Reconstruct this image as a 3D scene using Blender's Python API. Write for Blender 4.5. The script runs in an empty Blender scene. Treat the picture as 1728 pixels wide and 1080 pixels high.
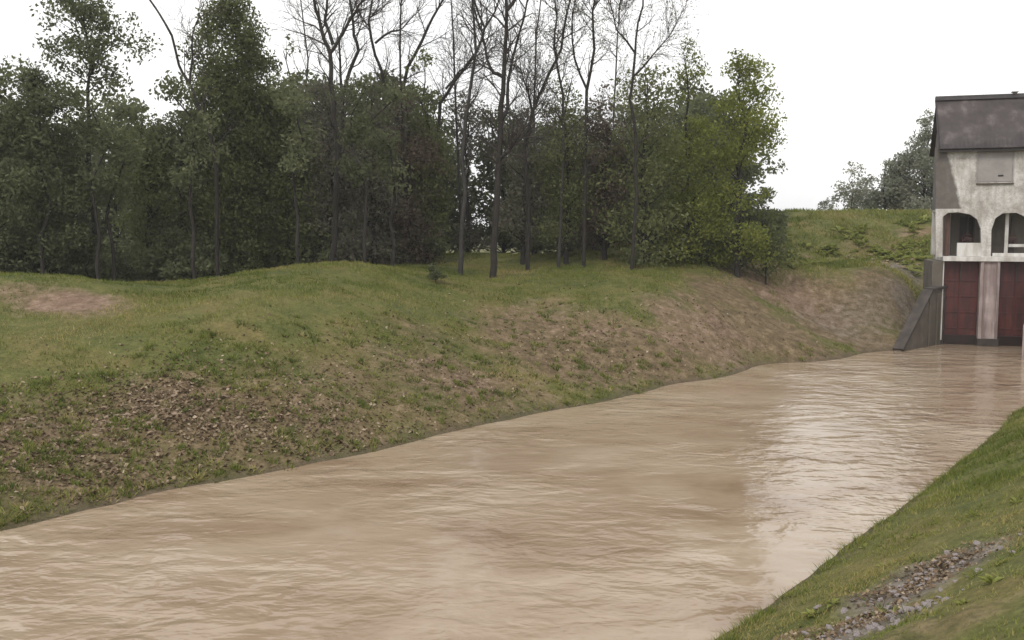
import bpy, bmesh, math, random
import numpy as np
from mathutils import Vector, Matrix

HAZE = 0.00055
random.seed(7); RNG = np.random.default_rng(7)
scene = bpy.context.scene
COL = scene.collection

# ------------------------------------------------------------------ camera
FPX, W0, H0, HORIZON, EYE = 1660.0, 1728.0, 1080.0, 390.0, 5.0
PITCH = math.atan((H0/2-HORIZON)/FPX)
cam_data = bpy.data.cameras.new('camera'); cam = bpy.data.objects.new('camera', cam_data); COL.objects.link(cam)
cam_data.sensor_width = 36.0; cam_data.lens = 36.0*FPX/W0; cam_data.clip_start = 0.1; cam_data.clip_end = 3000
cam.location = (0, 0, EYE); cam.rotation_euler = (math.pi/2-PITCH, 0, 0)
scene.camera = cam
scene.render.resolution_x, scene.render.resolution_y = 1024, 640

# ------------------------------------------------------------------ sky and sun (bright overcast)
SUN_EL, SUN_AZ = math.radians(48), math.radians(210)
world = bpy.data.worlds.new('World'); scene.world = world; world.use_nodes = True
wn, wl = world.node_tree.nodes, world.node_tree.links
for n in list(wn): wn.remove(n)
w_out = wn.new('ShaderNodeOutputWorld'); w_bg = wn.new('ShaderNodeBackground')
sky = wn.new('ShaderNodeTexSky'); sky.sky_type = 'NISHITA'; sky.sun_disc = False
sky.sun_elevation = SUN_EL; sky.sun_rotation = SUN_AZ; sky.dust_density = 4.0; sky.air_density = 1.0
w_sc = wn.new('ShaderNodeVectorMath'); w_sc.operation = 'SCALE'; w_sc.inputs['Scale'].default_value = 0.10
w_tc = wn.new('ShaderNodeTexCoord'); w_map = wn.new('ShaderNodeMapping'); w_map.inputs['Scale'].default_value = (1, 1, 2.6)
w_no = wn.new('ShaderNodeTexNoise'); w_no.inputs['Scale'].default_value = 2.2; w_no.inputs['Detail'].default_value = 4
w_cr = wn.new('ShaderNodeValToRGB')
w_cr.color_ramp.elements[0].position = 0.28; w_cr.color_ramp.elements[0].color = (0.93, 0.93, 0.955, 1)
w_cr.color_ramp.elements[1].position = 0.55; w_cr.color_ramp.elements[1].color = (1.24, 1.23, 1.21, 1)
w_mix = wn.new('ShaderNodeMix'); w_mix.data_type = 'RGBA'; w_mix.inputs[0].default_value = 0.9
wl.new(sky.outputs[0], w_sc.inputs[0]); wl.new(w_tc.outputs['Generated'], w_map.inputs[0]); wl.new(w_map.outputs[0], w_no.inputs[0])
wl.new(w_no.outputs[0], w_cr.inputs[0]); wl.new(w_sc.outputs[0], w_mix.inputs[6]); wl.new(w_cr.outputs[0], w_mix.inputs[7])
wl.new(w_mix.outputs[2], w_bg.inputs[0]); wl.new(w_bg.outputs[0], w_out.inputs[0]); w_bg.inputs[1].default_value = 1.0
sun_d = bpy.data.lights.new('sun', 'SUN'); sun = bpy.data.objects.new('sun', sun_d); COL.objects.link(sun)
sun_d.energy = 1.5; sun_d.angle = math.radians(20); sun_d.color = (1.0, 0.96, 0.88)
sun.rotation_euler = (math.pi/2-SUN_EL, 0, math.radians(-30))
scene.view_settings.view_transform = 'Standard'; scene.view_settings.look = 'None'
scene.view_settings.exposure = 0.15; scene.view_settings.gamma = 1.0; scene.view_settings.use_curve_mapping = False
scene.render.engine = 'CYCLES'
scene.cycles.max_bounces = 6; scene.cycles.diffuse_bounces = 3; scene.cycles.glossy_bounces = 2
scene.cycles.transparent_max_bounces = 6; scene.cycles.use_denoising = True

# ------------------------------------------------------------------ helpers
def ray(px, py):
    dx, dy = (px-W0/2)/FPX, -(py-H0/2)/FPX
    c, s = math.cos(PITCH), math.sin(PITCH)
    return np.array([dx, c+dy*s, -s+dy*c])
def at(px, py, z):                       # point of the sight line at height z
    r = ray(px, py); k = (z-EYE)/r[2]; return np.array([r[0]*k, r[1]*k, z])
def at_y(px, py, Y):                     # point of the sight line at distance Y
    r = ray(px, py); k = Y/r[1]; return np.array([r[0]*k, Y, EYE+r[2]*k])

def hash2(ix, iy, seed):
    h = (ix.astype(np.int64)*374761393 + iy.astype(np.int64)*668265263 + seed*982451653) & 0x7fffffff
    h = ((h ^ (h >> 13))*1274126177) & 0x7fffffff
    return ((h ^ (h >> 16)) & 0xffff)/65535.0
def vnoise(x, y, seed=0):
    ix, iy = np.floor(x), np.floor(y); fx, fy = x-ix, y-iy
    fx, fy = fx*fx*(3-2*fx), fy*fy*(3-2*fy)
    a, b = hash2(ix, iy, seed), hash2(ix+1, iy, seed); c, d = hash2(ix, iy+1, seed), hash2(ix+1, iy+1, seed)
    return (a*(1-fx)+b*fx)*(1-fy)+(c*(1-fx)+d*fx)*fy - 0.5
def fbm(x, y, octs=4, seed=0):
    v, a = 0, 1.0
    for k in range(octs): v = v+a*vnoise(x*2**k, y*2**k, seed+k); a *= .5
    return v

def tag(o, label=None, cat=None, group=None, kind=None):
    if label: o['label'] = label
    if cat: o['category'] = cat
    if group: o['group'] = group
    if kind: o['kind'] = kind
    return o
def link(o, parent=None):
    COL.objects.link(o)
    if parent: o.parent = parent
    return o
def empty(name, loc=(0, 0, 0), rz=0):
    o = bpy.data.objects.new(name, None); o.location = loc; o.rotation_euler = (0, 0, rz); o.empty_display_size = .3
    return link(o)
def mesh_np(name, verts, faces, mat, smooth=False, tone=None):
    """verts (n,3); faces (m,k), all faces with k corners; tone: one value per vertex"""
    verts = np.asarray(verts, dtype=np.float32); faces = np.asarray(faces, dtype=np.int32)
    me = bpy.data.meshes.new(name); m, k = faces.shape
    me.vertices.add(len(verts)); me.vertices.foreach_set('co', verts.ravel())
    me.loops.add(m*k); me.loops.foreach_set('vertex_index', faces.ravel())
    me.polygons.add(m); me.polygons.foreach_set('loop_start', np.arange(0, m*k, k, dtype=np.int32))
    try: me.polygons.foreach_set('loop_total', np.full(m, k, dtype=np.int32))
    except Exception: pass
    me.polygons.foreach_set('use_smooth', np.full(m, smooth, dtype=bool))
    me.update(calc_edges=True)
    if tone is not None:
        a = me.attributes.new('tone', 'FLOAT', 'POINT'); a.data.foreach_set('value', np.asarray(tone, dtype=np.float32))
    me.materials.append(mat)
    return me
def obj(name, me, parent=None):
    return link(bpy.data.objects.new(name, me), parent)
def bm_mesh(name, bm, mat, smooth=False):
    me = bpy.data.meshes.new(name); bmesh.ops.recalc_face_normals(bm, faces=bm.faces); bm.to_mesh(me); bm.free()
    if smooth:
        for p in me.polygons: p.use_smooth = True
    me.materials.append(mat); return me
def box(bm, x0, x1, y0, y1, z0, z1, bev=0.0):
    r = bmesh.ops.create_cube(bm, size=1.0)
    for v in r['verts']:
        v.co = Vector(((x0+x1)/2+v.co.x*(x1-x0), (y0+y1)/2+v.co.y*(y1-y0), (z0+z1)/2+v.co.z*(z1-z0)))
    if bev > 0:
        es = list({e for v in r['verts'] for e in v.link_edges})
        bmesh.ops.bevel(bm, geom=es, offset=bev, segments=1, affect='EDGES')
def box_obj(name, mat, parent, *a, bev=0.01):
    bm = bmesh.new(); box(bm, *a, bev=bev); return obj(name, bm_mesh(name, bm, mat), parent)
def prism(bm, pts, y0, y1):              # (x,z) outline pushed from y0 to y1
    a = [bm.verts.new((x, y0, z)) for x, z in pts]; b = [bm.verts.new((x, y1, z)) for x, z in pts]
    bm.faces.new(a); bm.faces.new(b[::-1]); n = len(pts)
    for i in range(n): bm.faces.new((a[i], b[i], b[(i+1) % n], a[(i+1) % n]))
def tubes(segs, sides):
    """segs (n,8): p0 p1 r0 r1 -> verts, quads"""
    s = np.asarray(segs, dtype=float).reshape(-1, 8); n = len(s)
    p0, p1 = s[:, :3], s[:, 3:6]; d = p1-p0; d /= np.linalg.norm(d, axis=1, keepdims=True)+1e-9
    ref = np.where(np.abs(d[:, 2:3]) > .9, np.array([[1., 0, 0]]), np.array([[0, 0, 1.]]))
    u = np.cross(d, ref); u /= np.linalg.norm(u, axis=1, keepdims=True)+1e-9; w = np.cross(d, u)
    an = np.arange(sides)*2*np.pi/sides
    ring = u[:, None, :]*np.cos(an)[None, :, None]+w[:, None, :]*np.sin(an)[None, :, None]
    a = p0[:, None, :]+ring*s[:, 6][:, None, None]; b = p1[:, None, :]+ring*s[:, 7][:, None, None]
    V = np.concatenate([a, b], axis=1).reshape(-1, 3)
    k = np.arange(sides); k2 = (k+1) % sides
    q = np.stack([k, k2, k2+sides, k+sides], axis=1)
    F = (q[None]+(np.arange(n)*2*sides)[:, None, None]).reshape(-1, 4)
    return V, F

# ------------------------------------------------------------------ materials
def new_mat(name):
    m = bpy.data.materials.new(name); m.use_nodes = True; nt = m.node_tree
    return m, nt, nt.nodes['Principled BSDF']
def N(nt, t, **kw):
    n = nt.nodes.new(t)
    for k, v in kw.items(): setattr(n, k, v)
    return n
def noise(nt, vec, scale, detail=4, rough=.55, dist=0):
    n = N(nt, 'ShaderNodeTexNoise'); n.inputs['Scale'].default_value = scale; n.inputs['Detail'].default_value = detail
    n.inputs['Roughness'].default_value = rough; n.inputs['Distortion'].default_value = dist; nt.links.new(vec, n.inputs['Vector']); return n.outputs[0]
def ramp(nt, v, stops):
    n = N(nt, 'ShaderNodeValToRGB'); e = n.color_ramp.elements
    while len(e) > 1: e.remove(e[-1])
    e[0].position = stops[0][0]; e[0].color = (*stops[0][1], 1)
    for p, c in stops[1:]:
        x = e.new(p); x.color = (*c, 1)
    nt.links.new(v, n.inputs[0]); return n.outputs[0]
def mixc(nt, f, a, b, mode='MIX'):
    n = N(nt, 'ShaderNodeMix', data_type='RGBA', blend_type=mode)
    for s, v in ((0, f), (6, a), (7, b)):
        if hasattr(v, 'links'): nt.links.new(v, n.inputs[s])
        elif s == 0: n.inputs[0].default_value = v
        else: n.inputs[s].default_value = (*v, 1)
    return n.outputs[2]
def bump(nt, h, b, strength=.5, dist=.02):
    n = N(nt, 'ShaderNodeBump'); n.inputs['Strength'].default_value = strength; n.inputs['Distance'].default_value = dist
    nt.links.new(h, n.inputs['Height']); nt.links.new(n.outputs[0], b.inputs['Normal'])
def objco(nt): return N(nt, 'ShaderNodeTexCoord').outputs['Object']
def attr(nt, name): return N(nt, 'ShaderNodeAttribute', attribute_name=name)

def surface(name, stops, scale, rough=.85, fine=25, bstr=.4, streak=None, bdist=.01):
    m, nt, b = new_mat(name); v = objco(nt)
    c = ramp(nt, noise(nt, v, scale, 6, .6), stops)
    if streak:
        mp = N(nt, 'ShaderNodeMapping'); mp.inputs['Scale'].default_value = streak[1]; nt.links.new(v, mp.inputs[0])
        s = ramp(nt, noise(nt, mp.outputs[0], streak[2], 5, .6), [(.42, (0, 0, 0)), (.62, (1, 1, 1))])
        c = mixc(nt, s, c, streak[0], 'MIX') if len(streak) < 4 else mixc(nt, s, c, mixc(nt, streak[3], c, streak[0]))
    nt.links.new(c, b.inputs['Base Color']); b.inputs['Roughness'].default_value = rough
    bump(nt, noise(nt, v, fine, 5, .6), b, bstr, bdist); return m

def leaf_material(name, dark, mid, light, trans=.25):
    m, nt, b = new_mat(name)
    t = attr(nt, 'tone').outputs['Fac']
    oi = N(nt, 'ShaderNodeObjectInfo').outputs['Random']
    ma = N(nt, 'ShaderNodeMath', operation='MULTIPLY_ADD'); nt.links.new(oi, ma.inputs[0]); ma.inputs[1].default_value = .22; nt.links.new(t, ma.inputs[2])
    sb = N(nt, 'ShaderNodeMath', operation='SUBTRACT'); nt.links.new(ma.outputs[0], sb.inputs[0]); sb.inputs[1].default_value = .11
    c = ramp(nt, sb.outputs[0], [(0.0, dark), (.5, mid), (1.0, light)])
    nt.links.new(c, b.inputs['Base Color']); b.inputs['Roughness'].default_value = .7
    b.inputs['Specular IOR Level'].default_value = .15
    tr = N(nt, 'ShaderNodeBsdfTranslucent'); nt.links.new(c, tr.inputs[0])
    mx = N(nt, 'ShaderNodeMixShader'); mx.inputs[0].default_value = trans
    out = nt.nodes['Material Output']
    nt.links.new(b.outputs[0], mx.inputs[1]); nt.links.new(tr.outputs[0], mx.inputs[2]); nt.links.new(mx.outputs[0], out.inputs[0])
    return m
M = {}
M['leaf_dark'] = leaf_material('dark_leaves', (.070, .080, .040), (.14, .158, .080), (.23, .24, .135), .5)
M['leaf_mid'] = leaf_material('olive_leaves', (.080, .092, .036), (.155, .175, .070), (.25, .265, .12), .5)
M['leaf_fresh'] = leaf_material('fresh_leaves', (.11, .13, .026), (.22, .245, .055), (.36, .38, .13), .5)
M['leaf_greyish'] = leaf_material('greyish_leaves', (.085, .082, .060), (.165, .16, .115), (.26, .25, .185), .5)  # greyer, browner leaves for the middle trees
M['leaf_brown'] = leaf_material('brown_leaves', (.085, .070, .052), (.16, .125, .095), (.25, .18, .14), .5)
M['leaf_haze_grey'] = leaf_material('haze_grey_leaves', (.15, .16, .12), (.26, .27, .205), (.40, .40, .32), .5)  # distance haze of the far trees is put into this paler leaf colour
M['grass'] = leaf_material('grass_blades', (.080, .11, .022), (.185, .21, .048), (.38, .30, .14), .3)
M['litter'] = leaf_material('dry_litter', (.08, .055, .035), (.19, .135, .085), (.46, .37, .27), .1)
M['bark'] = surface('dark_bark', [(.3, (.012, .010, .008)), (.7, (.034, .028, .022))], 6, .9, 30, .6)
M['bark_grey'] = surface('grey_bark', [(.3, (.022, .020, .018)), (.7, (.055, .05, .045))], 6, .9, 30, .6)
M['twig'] = surface('brown_twigs', [(.3, (.030, .024, .021)), (.7, (.06, .05, .045))], 3, .9, 30, .3)
M['wall'] = surface('weathered_whitewash', [(.3, (.42, .40, .38)), (.50, (.60, .585, .565)), (.8, (.70, .69, .675))], 1.3, .85, 18, .4, ((.33, .30, .26), (2.2, 2.2, .35), 1.4, .6))
M['concrete'] = surface('brown_grey_concrete', [(.3, (.075, .062, .050)), (.6, (.135, .115, .095)), (.8, (.20, .175, .15))], 1.6, .8, 14, .6, ((.09, .08, .065), (2.5, 2.5, .4), 1.6, .7))
M['concrete_dark'] = surface('dark_concrete', [(.3, (.032, .025, .022)), (.7, (.075, .062, .054))], 2.5, .85, 14, .6)
M['pier'] = surface('pinkish_concrete', [(.3, (.26, .21, .20)), (.6, (.38, .31, .30)), (.8, (.46, .41, .39))], 1.4, .8, 14, .5, ((.15, .10, .095), (3, 3, .4), 1.5, .6))
M['roof'] = surface('weathered_roof_sheet', [(.32, (.030, .024, .024)), (.5, (.062, .050, .050)), (.68, (.15, .125, .122))], 1.1, .85, 14, .5, ((.055, .045, .045), (2.5, .5, .5), 1.6, .7))
M['roof_dark'] = surface('black_ridge_cap', [(.3, (.018, .016, .016)), (.7, (.04, .035, .035))], 4, .8)
M['shutter'] = surface('grey_shutter_paint', [(.3, (.23, .215, .205)), (.7, (.33, .31, .30))], 2, .7, 14, .3)
M['steel_red'] = surface('dark_red_gate_paint', [(.3, (.050, .011, .010)), (.55, (.085, .018, .016)), (.75, (.115, .035, .026)), (.9, (.15, .07, .04))], 1.6, .5, 20, .4, ((.02, .008, .008), (3, 3, .4), 1.6, .7))
M['steel_wet'] = surface('wet_black_steel', [(.3, (.010, .005, .005)), (.7, (.022, .010, .009))], 3, .4)
M['dark'] = surface('near_black_tone', [(.3, (.02, .017, .015)), (.7, (.04, .034, .03))], 3, .8)
M['brown_wood'] = surface('brown_door_paint', [(.3, (.07, .035, .025)), (.7, (.12, .06, .045))], 3, .7)
M['stone'] = surface('pale_grey_stone', [(.3, (.13, .11, .105)), (.55, (.25, .215, .21)), (.8, (.40, .36, .345))], 5, .85, 30, .5)
M['stone_warm'] = surface('pale_tan_clod', [(.3, (.14, .10, .065)), (.55, (.27, .20, .14)), (.8, (.46, .38, .29))], 5, .9, 30, .5)

# ------------------------------------------------------------------ terrain heights
CP = []
def cp(px, py, z): CP.append(at(px, py, z))
LEFT_EDGE = [(-330, 965), (-150, 928), (0, 896), (67, 880), (200, 850), (300, 825), (400, 808), (576, 773), (700, 745), (867, 708), (1000, 682), (1100, 660), (1200, 640), (1350, 612), (1467, 595), (1525, 591)]
RIGHT_EDGE = [(1219, 1073), (1365, 970), (1425, 923), (1525, 853), (1562, 820), (1632, 770), (1692, 720), (1728, 692)]
for p in LEFT_EDGE: cp(*p, 0.0)
for px, rows in {-200: [(760, 1.0), (640, 1.9), (540, 2.8), (480, 3.4)],
                 0: [(780, .65), (700, 1.05), (600, 1.95), (520, 2.8), (477, 3.45)],
                 150: [(760, .55), (690, 1.0), (600, 1.9), (520, 2.8), (477, 3.4)],
                 300: [(700, .95), (600, 1.9), (520, 2.75), (486, 3.1)],
                 430: [(700, .75), (600, 1.8), (520, 2.8), (460, 3.5)],
                 576: [(690, .75), (620, 1.4), (560, 2.1), (490, 3.1), (443, 3.75)],
                 830: [(650, .6), (600, 1.1), (540, 1.9), (470, 3.0), (428, 3.9)],
                 1080: [(620, .5), (580, 1.15), (540, 1.8), (480, 2.9), (438, 3.7)],
                 1230: [(600, .5), (560, 1.15), (520, 1.9), (470, 2.9), (446, 3.45)],
                 1400: [(575, .5), (540, 1.05), (487, 2.35), (452, 3.15), (432, 3.65), (393, 4.9), (357, 6.2)],
                 1250: [(400, 4.7), (360, 6.1)],
                 1530: [(568, .45), (540, 1.0), (487, 2.3), (455, 3.1), (434, 3.6), (393, 4.9), (357, 6.2)],
                 1700: [(357, 6.2)], 1850: [(357, 6.2)], 1100: [(380, 5.3)]}.items():
    for py, z in rows: cp(px, py, z)
ux, uy = math.sin(math.radians(37)), math.cos(math.radians(37))
def right_pt(s, t): return (2.7+ux*s+uy*t, 12.1+uy*s-ux*t)   # s along the canal, t away from the water
for p in RIGHT_EDGE: cp(*p, 0.0)
for s in (-16, -9): CP.append((*right_pt(s, 0), 0.0))
for s in (19, 24, 30): CP.append((*right_pt(s, 0), 0.0))
for s in (-16, -9, -3, 2, 7, 12, 18, 24):
    for t, z in ((1.5, .72), (3.2, 1.55), (5.3, 2.7), (7.5, 3.4), (14, 3.6)): CP.append((*right_pt(s, t), z))
    for t in (-2.5, -5.5, -8): CP.append((*right_pt(s, t), -1.1))
for x, y in ((17.5, 40), (20, 40), (22.5, 40), (19, 43.5), (21, 43), (23, 42.5), (20.5, 45.5)): CP.append((x, y, -1.0))
for x, y, z in ((20, 50.5, 3.6), (24, 50, 3.7), (28, 48, 3.6), (32, 57, 6.2), (40, 57, 6.2), (30, 62, 5.8), (12, 64, 5.6), (30, 72, 1.5), (10, 75, 1.5), (-10, 75, 3),
                (-5, 55, 3.7), (5, 52, 3.7), (-15, 46, 2.7), (-27, 44, 2.5), (-38, 40, 2.6), (-30, 70, 2.5), (-20, 55, 2.5), (-3, 62, 3.2), (-17.5, 37, 2.75), (-20, 41, 2.6), (-13, 38.5, 2.8), (-10, 43, 3.0), (-25, 36, 2.6), (-40, 20, 3.3),
                (-30, 12, 1.8), (-22, 24, 2.2), (40, 20, 3.6), (20, -4, 3.6), (45, 40, 3.8), (0, -8, 3.4), (-14, -10, -1), (-40, -5, 1.5), (50, 72, 1.5), (50, 57, 6.2)):
    CP.append((x, y, z))
CP = np.array(CP)
def tps_k(r2): return .5*r2*np.log(r2+1e-9)
def tps_fit(P, lam):
    n = len(P); d2 = ((P[:, None, :2]-P[None, :, :2])**2).sum(-1)
    K = tps_k(d2)+np.eye(n)*lam; Q = np.c_[np.ones(n), P[:, :2]]
    A = np.block([[K, Q], [Q.T, np.zeros((3, 3))]])
    return np.linalg.lstsq(A, np.r_[P[:, 2], 0, 0, 0], rcond=None)[0]
TPS = tps_fit(CP, .25)
def smooth_h(x, y):
    x = np.asarray(x, float).ravel(); y = np.asarray(y, float).ravel(); out = np.empty(len(x))
    xc, yc = np.clip(x, -45, 55), np.clip(y, -14, 80)
    for i in range(0, len(x), 20000):
        a, b = xc[i:i+20000], yc[i:i+20000]
        d2 = (a[:, None]-CP[None, :, 0])**2+(b[:, None]-CP[None, :, 1])**2
        out[i:i+20000] = tps_k(d2)@TPS[:-3]+TPS[-3]+TPS[-2]*a+TPS[-1]*b
    return np.clip(out, -1.6, 6.6)
def height(x, y):
    x = np.asarray(x, float).ravel(); y = np.asarray(y, float).ravel()
    h = smooth_h(x, y)
    rough = .10*fbm(x*.55, y*.55, 3, 3)+.055*fbm(x*2.3, y*2.3, 3, 9)
    steps = .16*fbm(x*.35+y*.1, y*1.9-x*.25, 3, 31)*np.clip((x-6)/5, 0, 1)*np.clip((y-37)/4, 0, 1)
    slump = .13*fbm(x*.9+y*.6, y*1.3-x*.9, 3, 41)*np.clip(1.6-np.abs(h-1.0), 0, 1)
    return h+(rough+slump)*np.clip((h+.35)/.9, .45, 1.2)+steps*np.clip(h, 0, 1)
def spot(px, py):                        # where a sight line meets the ground
    r = ray(px, py); t = np.concatenate([np.linspace(6, 80, 900)])
    P = np.array([0, 0, EYE])[None]+r[None]*t[:, None]
    below = np.where(P[:, 2] <= height(P[:, 0], P[:, 1]))[0]
    return P[below[0]] if len(below) else P[-1]

# ground patches: place, radius along the view's width, radius in depth, kind, strength
PATCHES = []
for px, py, rx, ry, k, s in [(110, 515, 1.7, 1.4, 'red', 1.0), (30, 498, 2.0, .9, 'red', .7), (270, 690, 2.4, 1.3, 'soil', 1.0), (120, 760, 3.2, 1.2, 'soil', .75),
        (420, 720, 2.2, 1.0, 'soil', .7), (480, 640, 1.6, 1.0, 'soil', .6), (20, 740, 1.6, 1.0, 'red', .55), (0, 850, 2.5, 1.0, 'soil', .6), (250, 800, 3, .8, 'soil', .5), (60, 800, 4, 1.2, 'soil', .8), (380, 760, 3, .9, 'soil', .75), (180, 720, 3.4, 1.2, 'soil', .85), (520, 690, 3, 1.2, 'soil', .8), (620, 650, 2.2, 1.2, 'soil', .7), (350, 665, 2, .8, 'soil', .8),
        (640, 600, 1.6, 1.4, 'soil', .55), (700, 560, 1.5, 1.2, 'soil', .6), (760, 640, 2.4, 2.2, 'soil', .9), (880, 560, 2.2, 2.0, 'soil', .9), (960, 600, 3.0, 2.4, 'soil', 1.0),
        (1090, 590, 3.0, 2.2, 'soil', 1.0), (930, 520, 1.8, 1.4, 'red', .55), (1010, 540, 2.2, 1.4, 'red', .6), (850, 650, 2.4, 1.8, 'red', .5), (1180, 560, 2.6, 2.2, 'red', .8), (1230, 500, 2.0, 2.2, 'soil', 1.0),
        (1300, 560, 3.6, 2.6, 'soil', 1.0), (1400, 520, 3.4, 2.6, 'soil', 1.0), (1450, 575, 3.2, 1.6, 'soil', 1.0), (1500, 500, 2.4, 2.2, 'soil', .9), (1270, 470, 2.2, 2.4, 'soil', .8), (560, 700, 3, .8, 'soil', .5), (700, 690, 3, 1.2, 'soil', .6), (1330, 510, 2.5, 2.0, 'red', .7), (1430, 550, 2.6, 2.0, 'grey', .45), (1480, 510, 2.2, 1.6, 'grey', .4), (1540, 530, 1.2, 1.6, 'grey', .7),
        (1250, 440, 1.2, 1.4, 'soil', .8), (1330, 425, 2.0, .9, 'soil', .6), (1470, 420, 2.2, 1.0, 'soil', .5), (1545, 395, 1.2, .8, 'red', .7),
        (1530, 455, 1.2, 1.2, 'grey', .8), (1600, 960, .75, .55, 'grey', 1.0), (1520, 1010, .75, .5, 'grey', 1.0), (1450, 1060, .7, .45, 'grey', 1.0), (1560, 1075, .7, .3, 'soil', .6), (1340, 1070, .45, .4, 'soil', .8)]:
    p = spot(px, py); PATCHES.append((p[0], p[1], rx, ry, k, s))
def patch_mask(x, y, kinds):
    v = np.zeros(len(x)); w = .5*fbm(x*.9, y*.9, 3, 21)
    for a, b, rx, ry, k, s in PATCHES:
        if k in kinds:
            d = np.sqrt(((x-a)/rx)**2+((y-b)/ry)**2)+w*.9
            v = np.maximum(v, s*np.clip(1.6-d*1.15, 0, 1))
    return v

# ------------------------------------------------------------------ ground sheet
def axis(lo, hi, step, far_lo, far_hi):
    a = np.arange(lo, hi+1e-6, step); g = [20, 50, 120, 260, 500, 900]
    return np.concatenate([[far_lo-k for k in g[::-1]], [lo-8, lo-3], a, [hi+3, hi+8], [far_hi+k for k in g]])
gx = axis(-34, 38, .24, -34, 38); gy = axis(4, 74, .24, 4, 74)
X, Y = np.meshgrid(gx, gy); xs, ys = X.ravel(), Y.ravel()
zs = height(xs, ys)
out_mask = (xs < -50) | (xs > 60) | (ys > 90) | (ys < -25)
zs = np.where(out_mask, np.clip(zs, 1.0, 3.0), zs)
nx, ny = len(gx), len(gy)
idx = np.arange(nx*ny).reshape(ny, nx)
F = np.stack([idx[:-1, :-1], idx[:-1, 1:], idx[1:, 1:], idx[1:, :-1]], axis=-1).reshape(-1, 4)
def ground_material():
    m, nt, b = new_mat('canal_bank_ground'); v = N(nt, 'ShaderNodeNewGeometry').outputs['Position']
    n1, n2, n3 = noise(nt, v, .55, 5, .6), noise(nt, v, 3.0, 5, .65), noise(nt, v, 14, 4, .6)
    green = ramp(nt, n1, [(.34, (.062, .085, .020)), (.5, (.118, .125, .032)), (.64, (.185, .142, .055))])
    green = mixc(nt, .5, green, ramp(nt, n2, [(.3, (.045, .055, .017)), (.55, (.12, .115, .04)), (.75, (.21, .18, .085))]))
    soil = ramp(nt, n2, [(.28, (.075, .052, .030)), (.5, (.15, .106, .064)), (.72, (.26, .19, .125))])
    red = ramp(nt, n2, [(.28, (.12, .07, .05)), (.5, (.21, .135, .10)), (.72, (.30, .22, .165))])
    grey = ramp(nt, n2, [(.28, (.095, .080, .068)), (.5, (.165, .140, .12)), (.72, (.25, .22, .195))])
    c = green
    for name, col, lo in (('soil', soil, .30), ('red', red, .34), ('grey', grey, .30)):
        a = attr(nt, name).outputs['Fac']
        s = N(nt, 'ShaderNodeMath', operation='MULTIPLY_ADD'); nt.links.new(n2, s.inputs[0]); s.inputs[1].default_value = .9; nt.links.new(a, s.inputs[2])
        f = N(nt, 'ShaderNodeMapRange'); nt.links.new(s.outputs[0], f.inputs[0]); f.inputs[1].default_value = lo+.35; f.inputs[2].default_value = lo+1.05; f.inputs[4].default_value = .9
        c = mixc(nt, f.outputs[0], c, col)
    wet = attr(nt, 'wet').outputs['Fac']
    c = mixc(nt, wet, c, (.085, .066, .045))
    fine = ramp(nt, n3, [(.3, (.62, .62, .62)), (.7, (1.25, 1.25, 1.25))])
    c = mixc(nt, .8, c, fine, 'MULTIPLY')
    nt.links.new(c, b.inputs['Base Color']); b.inputs['Roughness'].default_value = .92; b.inputs['Specular IOR Level'].default_value = .2
    ad = N(nt, 'ShaderNodeMath', operation='ADD'); nt.links.new(n2, ad.inputs[0]); nt.links.new(n3, ad.inputs[1])
    bump(nt, ad.outputs[0], b, .9, .05); return m
M['ground'] = ground_material()
me = mesh_np('ground', np.c_[xs, ys, zs], F, M['ground'], smooth=True)
soil_v, red_v, grey_v = patch_mask(xs, ys, ('soil',)), patch_mask(xs, ys, ('red',)), patch_mask(xs, ys, ('grey',))
wet_v = np.clip(1-(zs-.0)/(.10+.16*(fbm(xs*1.7, ys*1.7, 3, 66)+.5)), 0, 1)*.75*(zs > -2)
for nme, val in (('soil', soil_v), ('red', red_v), ('grey', grey_v), ('wet', wet_v)):
    a = me.attributes.new(nme, 'FLOAT', 'POINT'); a.data.foreach_set('value', val.astype(np.float32))
tag(obj('ground', me), 'grassy earth canal banks with bare brown soil patches', None, None, 'structure')

# ------------------------------------------------------------------ water
def water_material():
    m, nt, b = new_mat('muddy_canal_water'); v = N(nt, 'ShaderNodeNewGeometry').outputs['Position']
    mp = N(nt, 'ShaderNodeMapping'); mp.inputs['Rotation'].default_value = (0, 0, math.radians(12)); mp.inputs['Scale'].default_value = (.85, 1.3, 1); nt.links.new(v, mp.inputs[0])
    c = ramp(nt, noise(nt, mp.outputs[0], .35, 4, .6, .6), [(.30, (.235, .162, .108)), (.50, (.32, .242, .170)), (.70, (.39, .312, .232))])
    nt.links.new(c, b.inputs['Base Color']); b.inputs['Roughness'].default_value = .09; b.inputs['IOR'].default_value = 1.36
    a1 = noise(nt, mp.outputs[0], 1.25, 3, .5, .35); a2 = noise(nt, mp.outputs[0], 5.0, 2, .5, .2)
    k = N(nt, 'ShaderNodeMath', operation='MULTIPLY_ADD'); nt.links.new(a2, k.inputs[0]); k.inputs[1].default_value = .16; nt.links.new(a1, k.inputs[2])
    # calm and choppy reaches
    z = N(nt, 'ShaderNodeMapRange'); nt.links.new(noise(nt, v, .20, 3, .55), z.inputs[0]); z.inputs[1].default_value = .40; z.inputs[2].default_value = .60; z.inputs[3].default_value = .16; z.inputs[4].default_value = 1.0
    bump(nt, k.outputs[0], b, 1.0, .115)
    bn = [n for n in nt.nodes if n.type == 'BUMP'][0]; nt.links.new(z.outputs[0], bn.inputs['Strength']); return m
M['water'] = water_material()
wv = [(-40, -12, 0), (60, -12, 0), (60, 60, 0), (-40, 60, 0)]
tag(obj('water', mesh_np('water', wv, [(0, 1, 2, 3)], M['water'])), 'muddy tan canal water with small ripples', None, None, 'structure')

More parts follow.
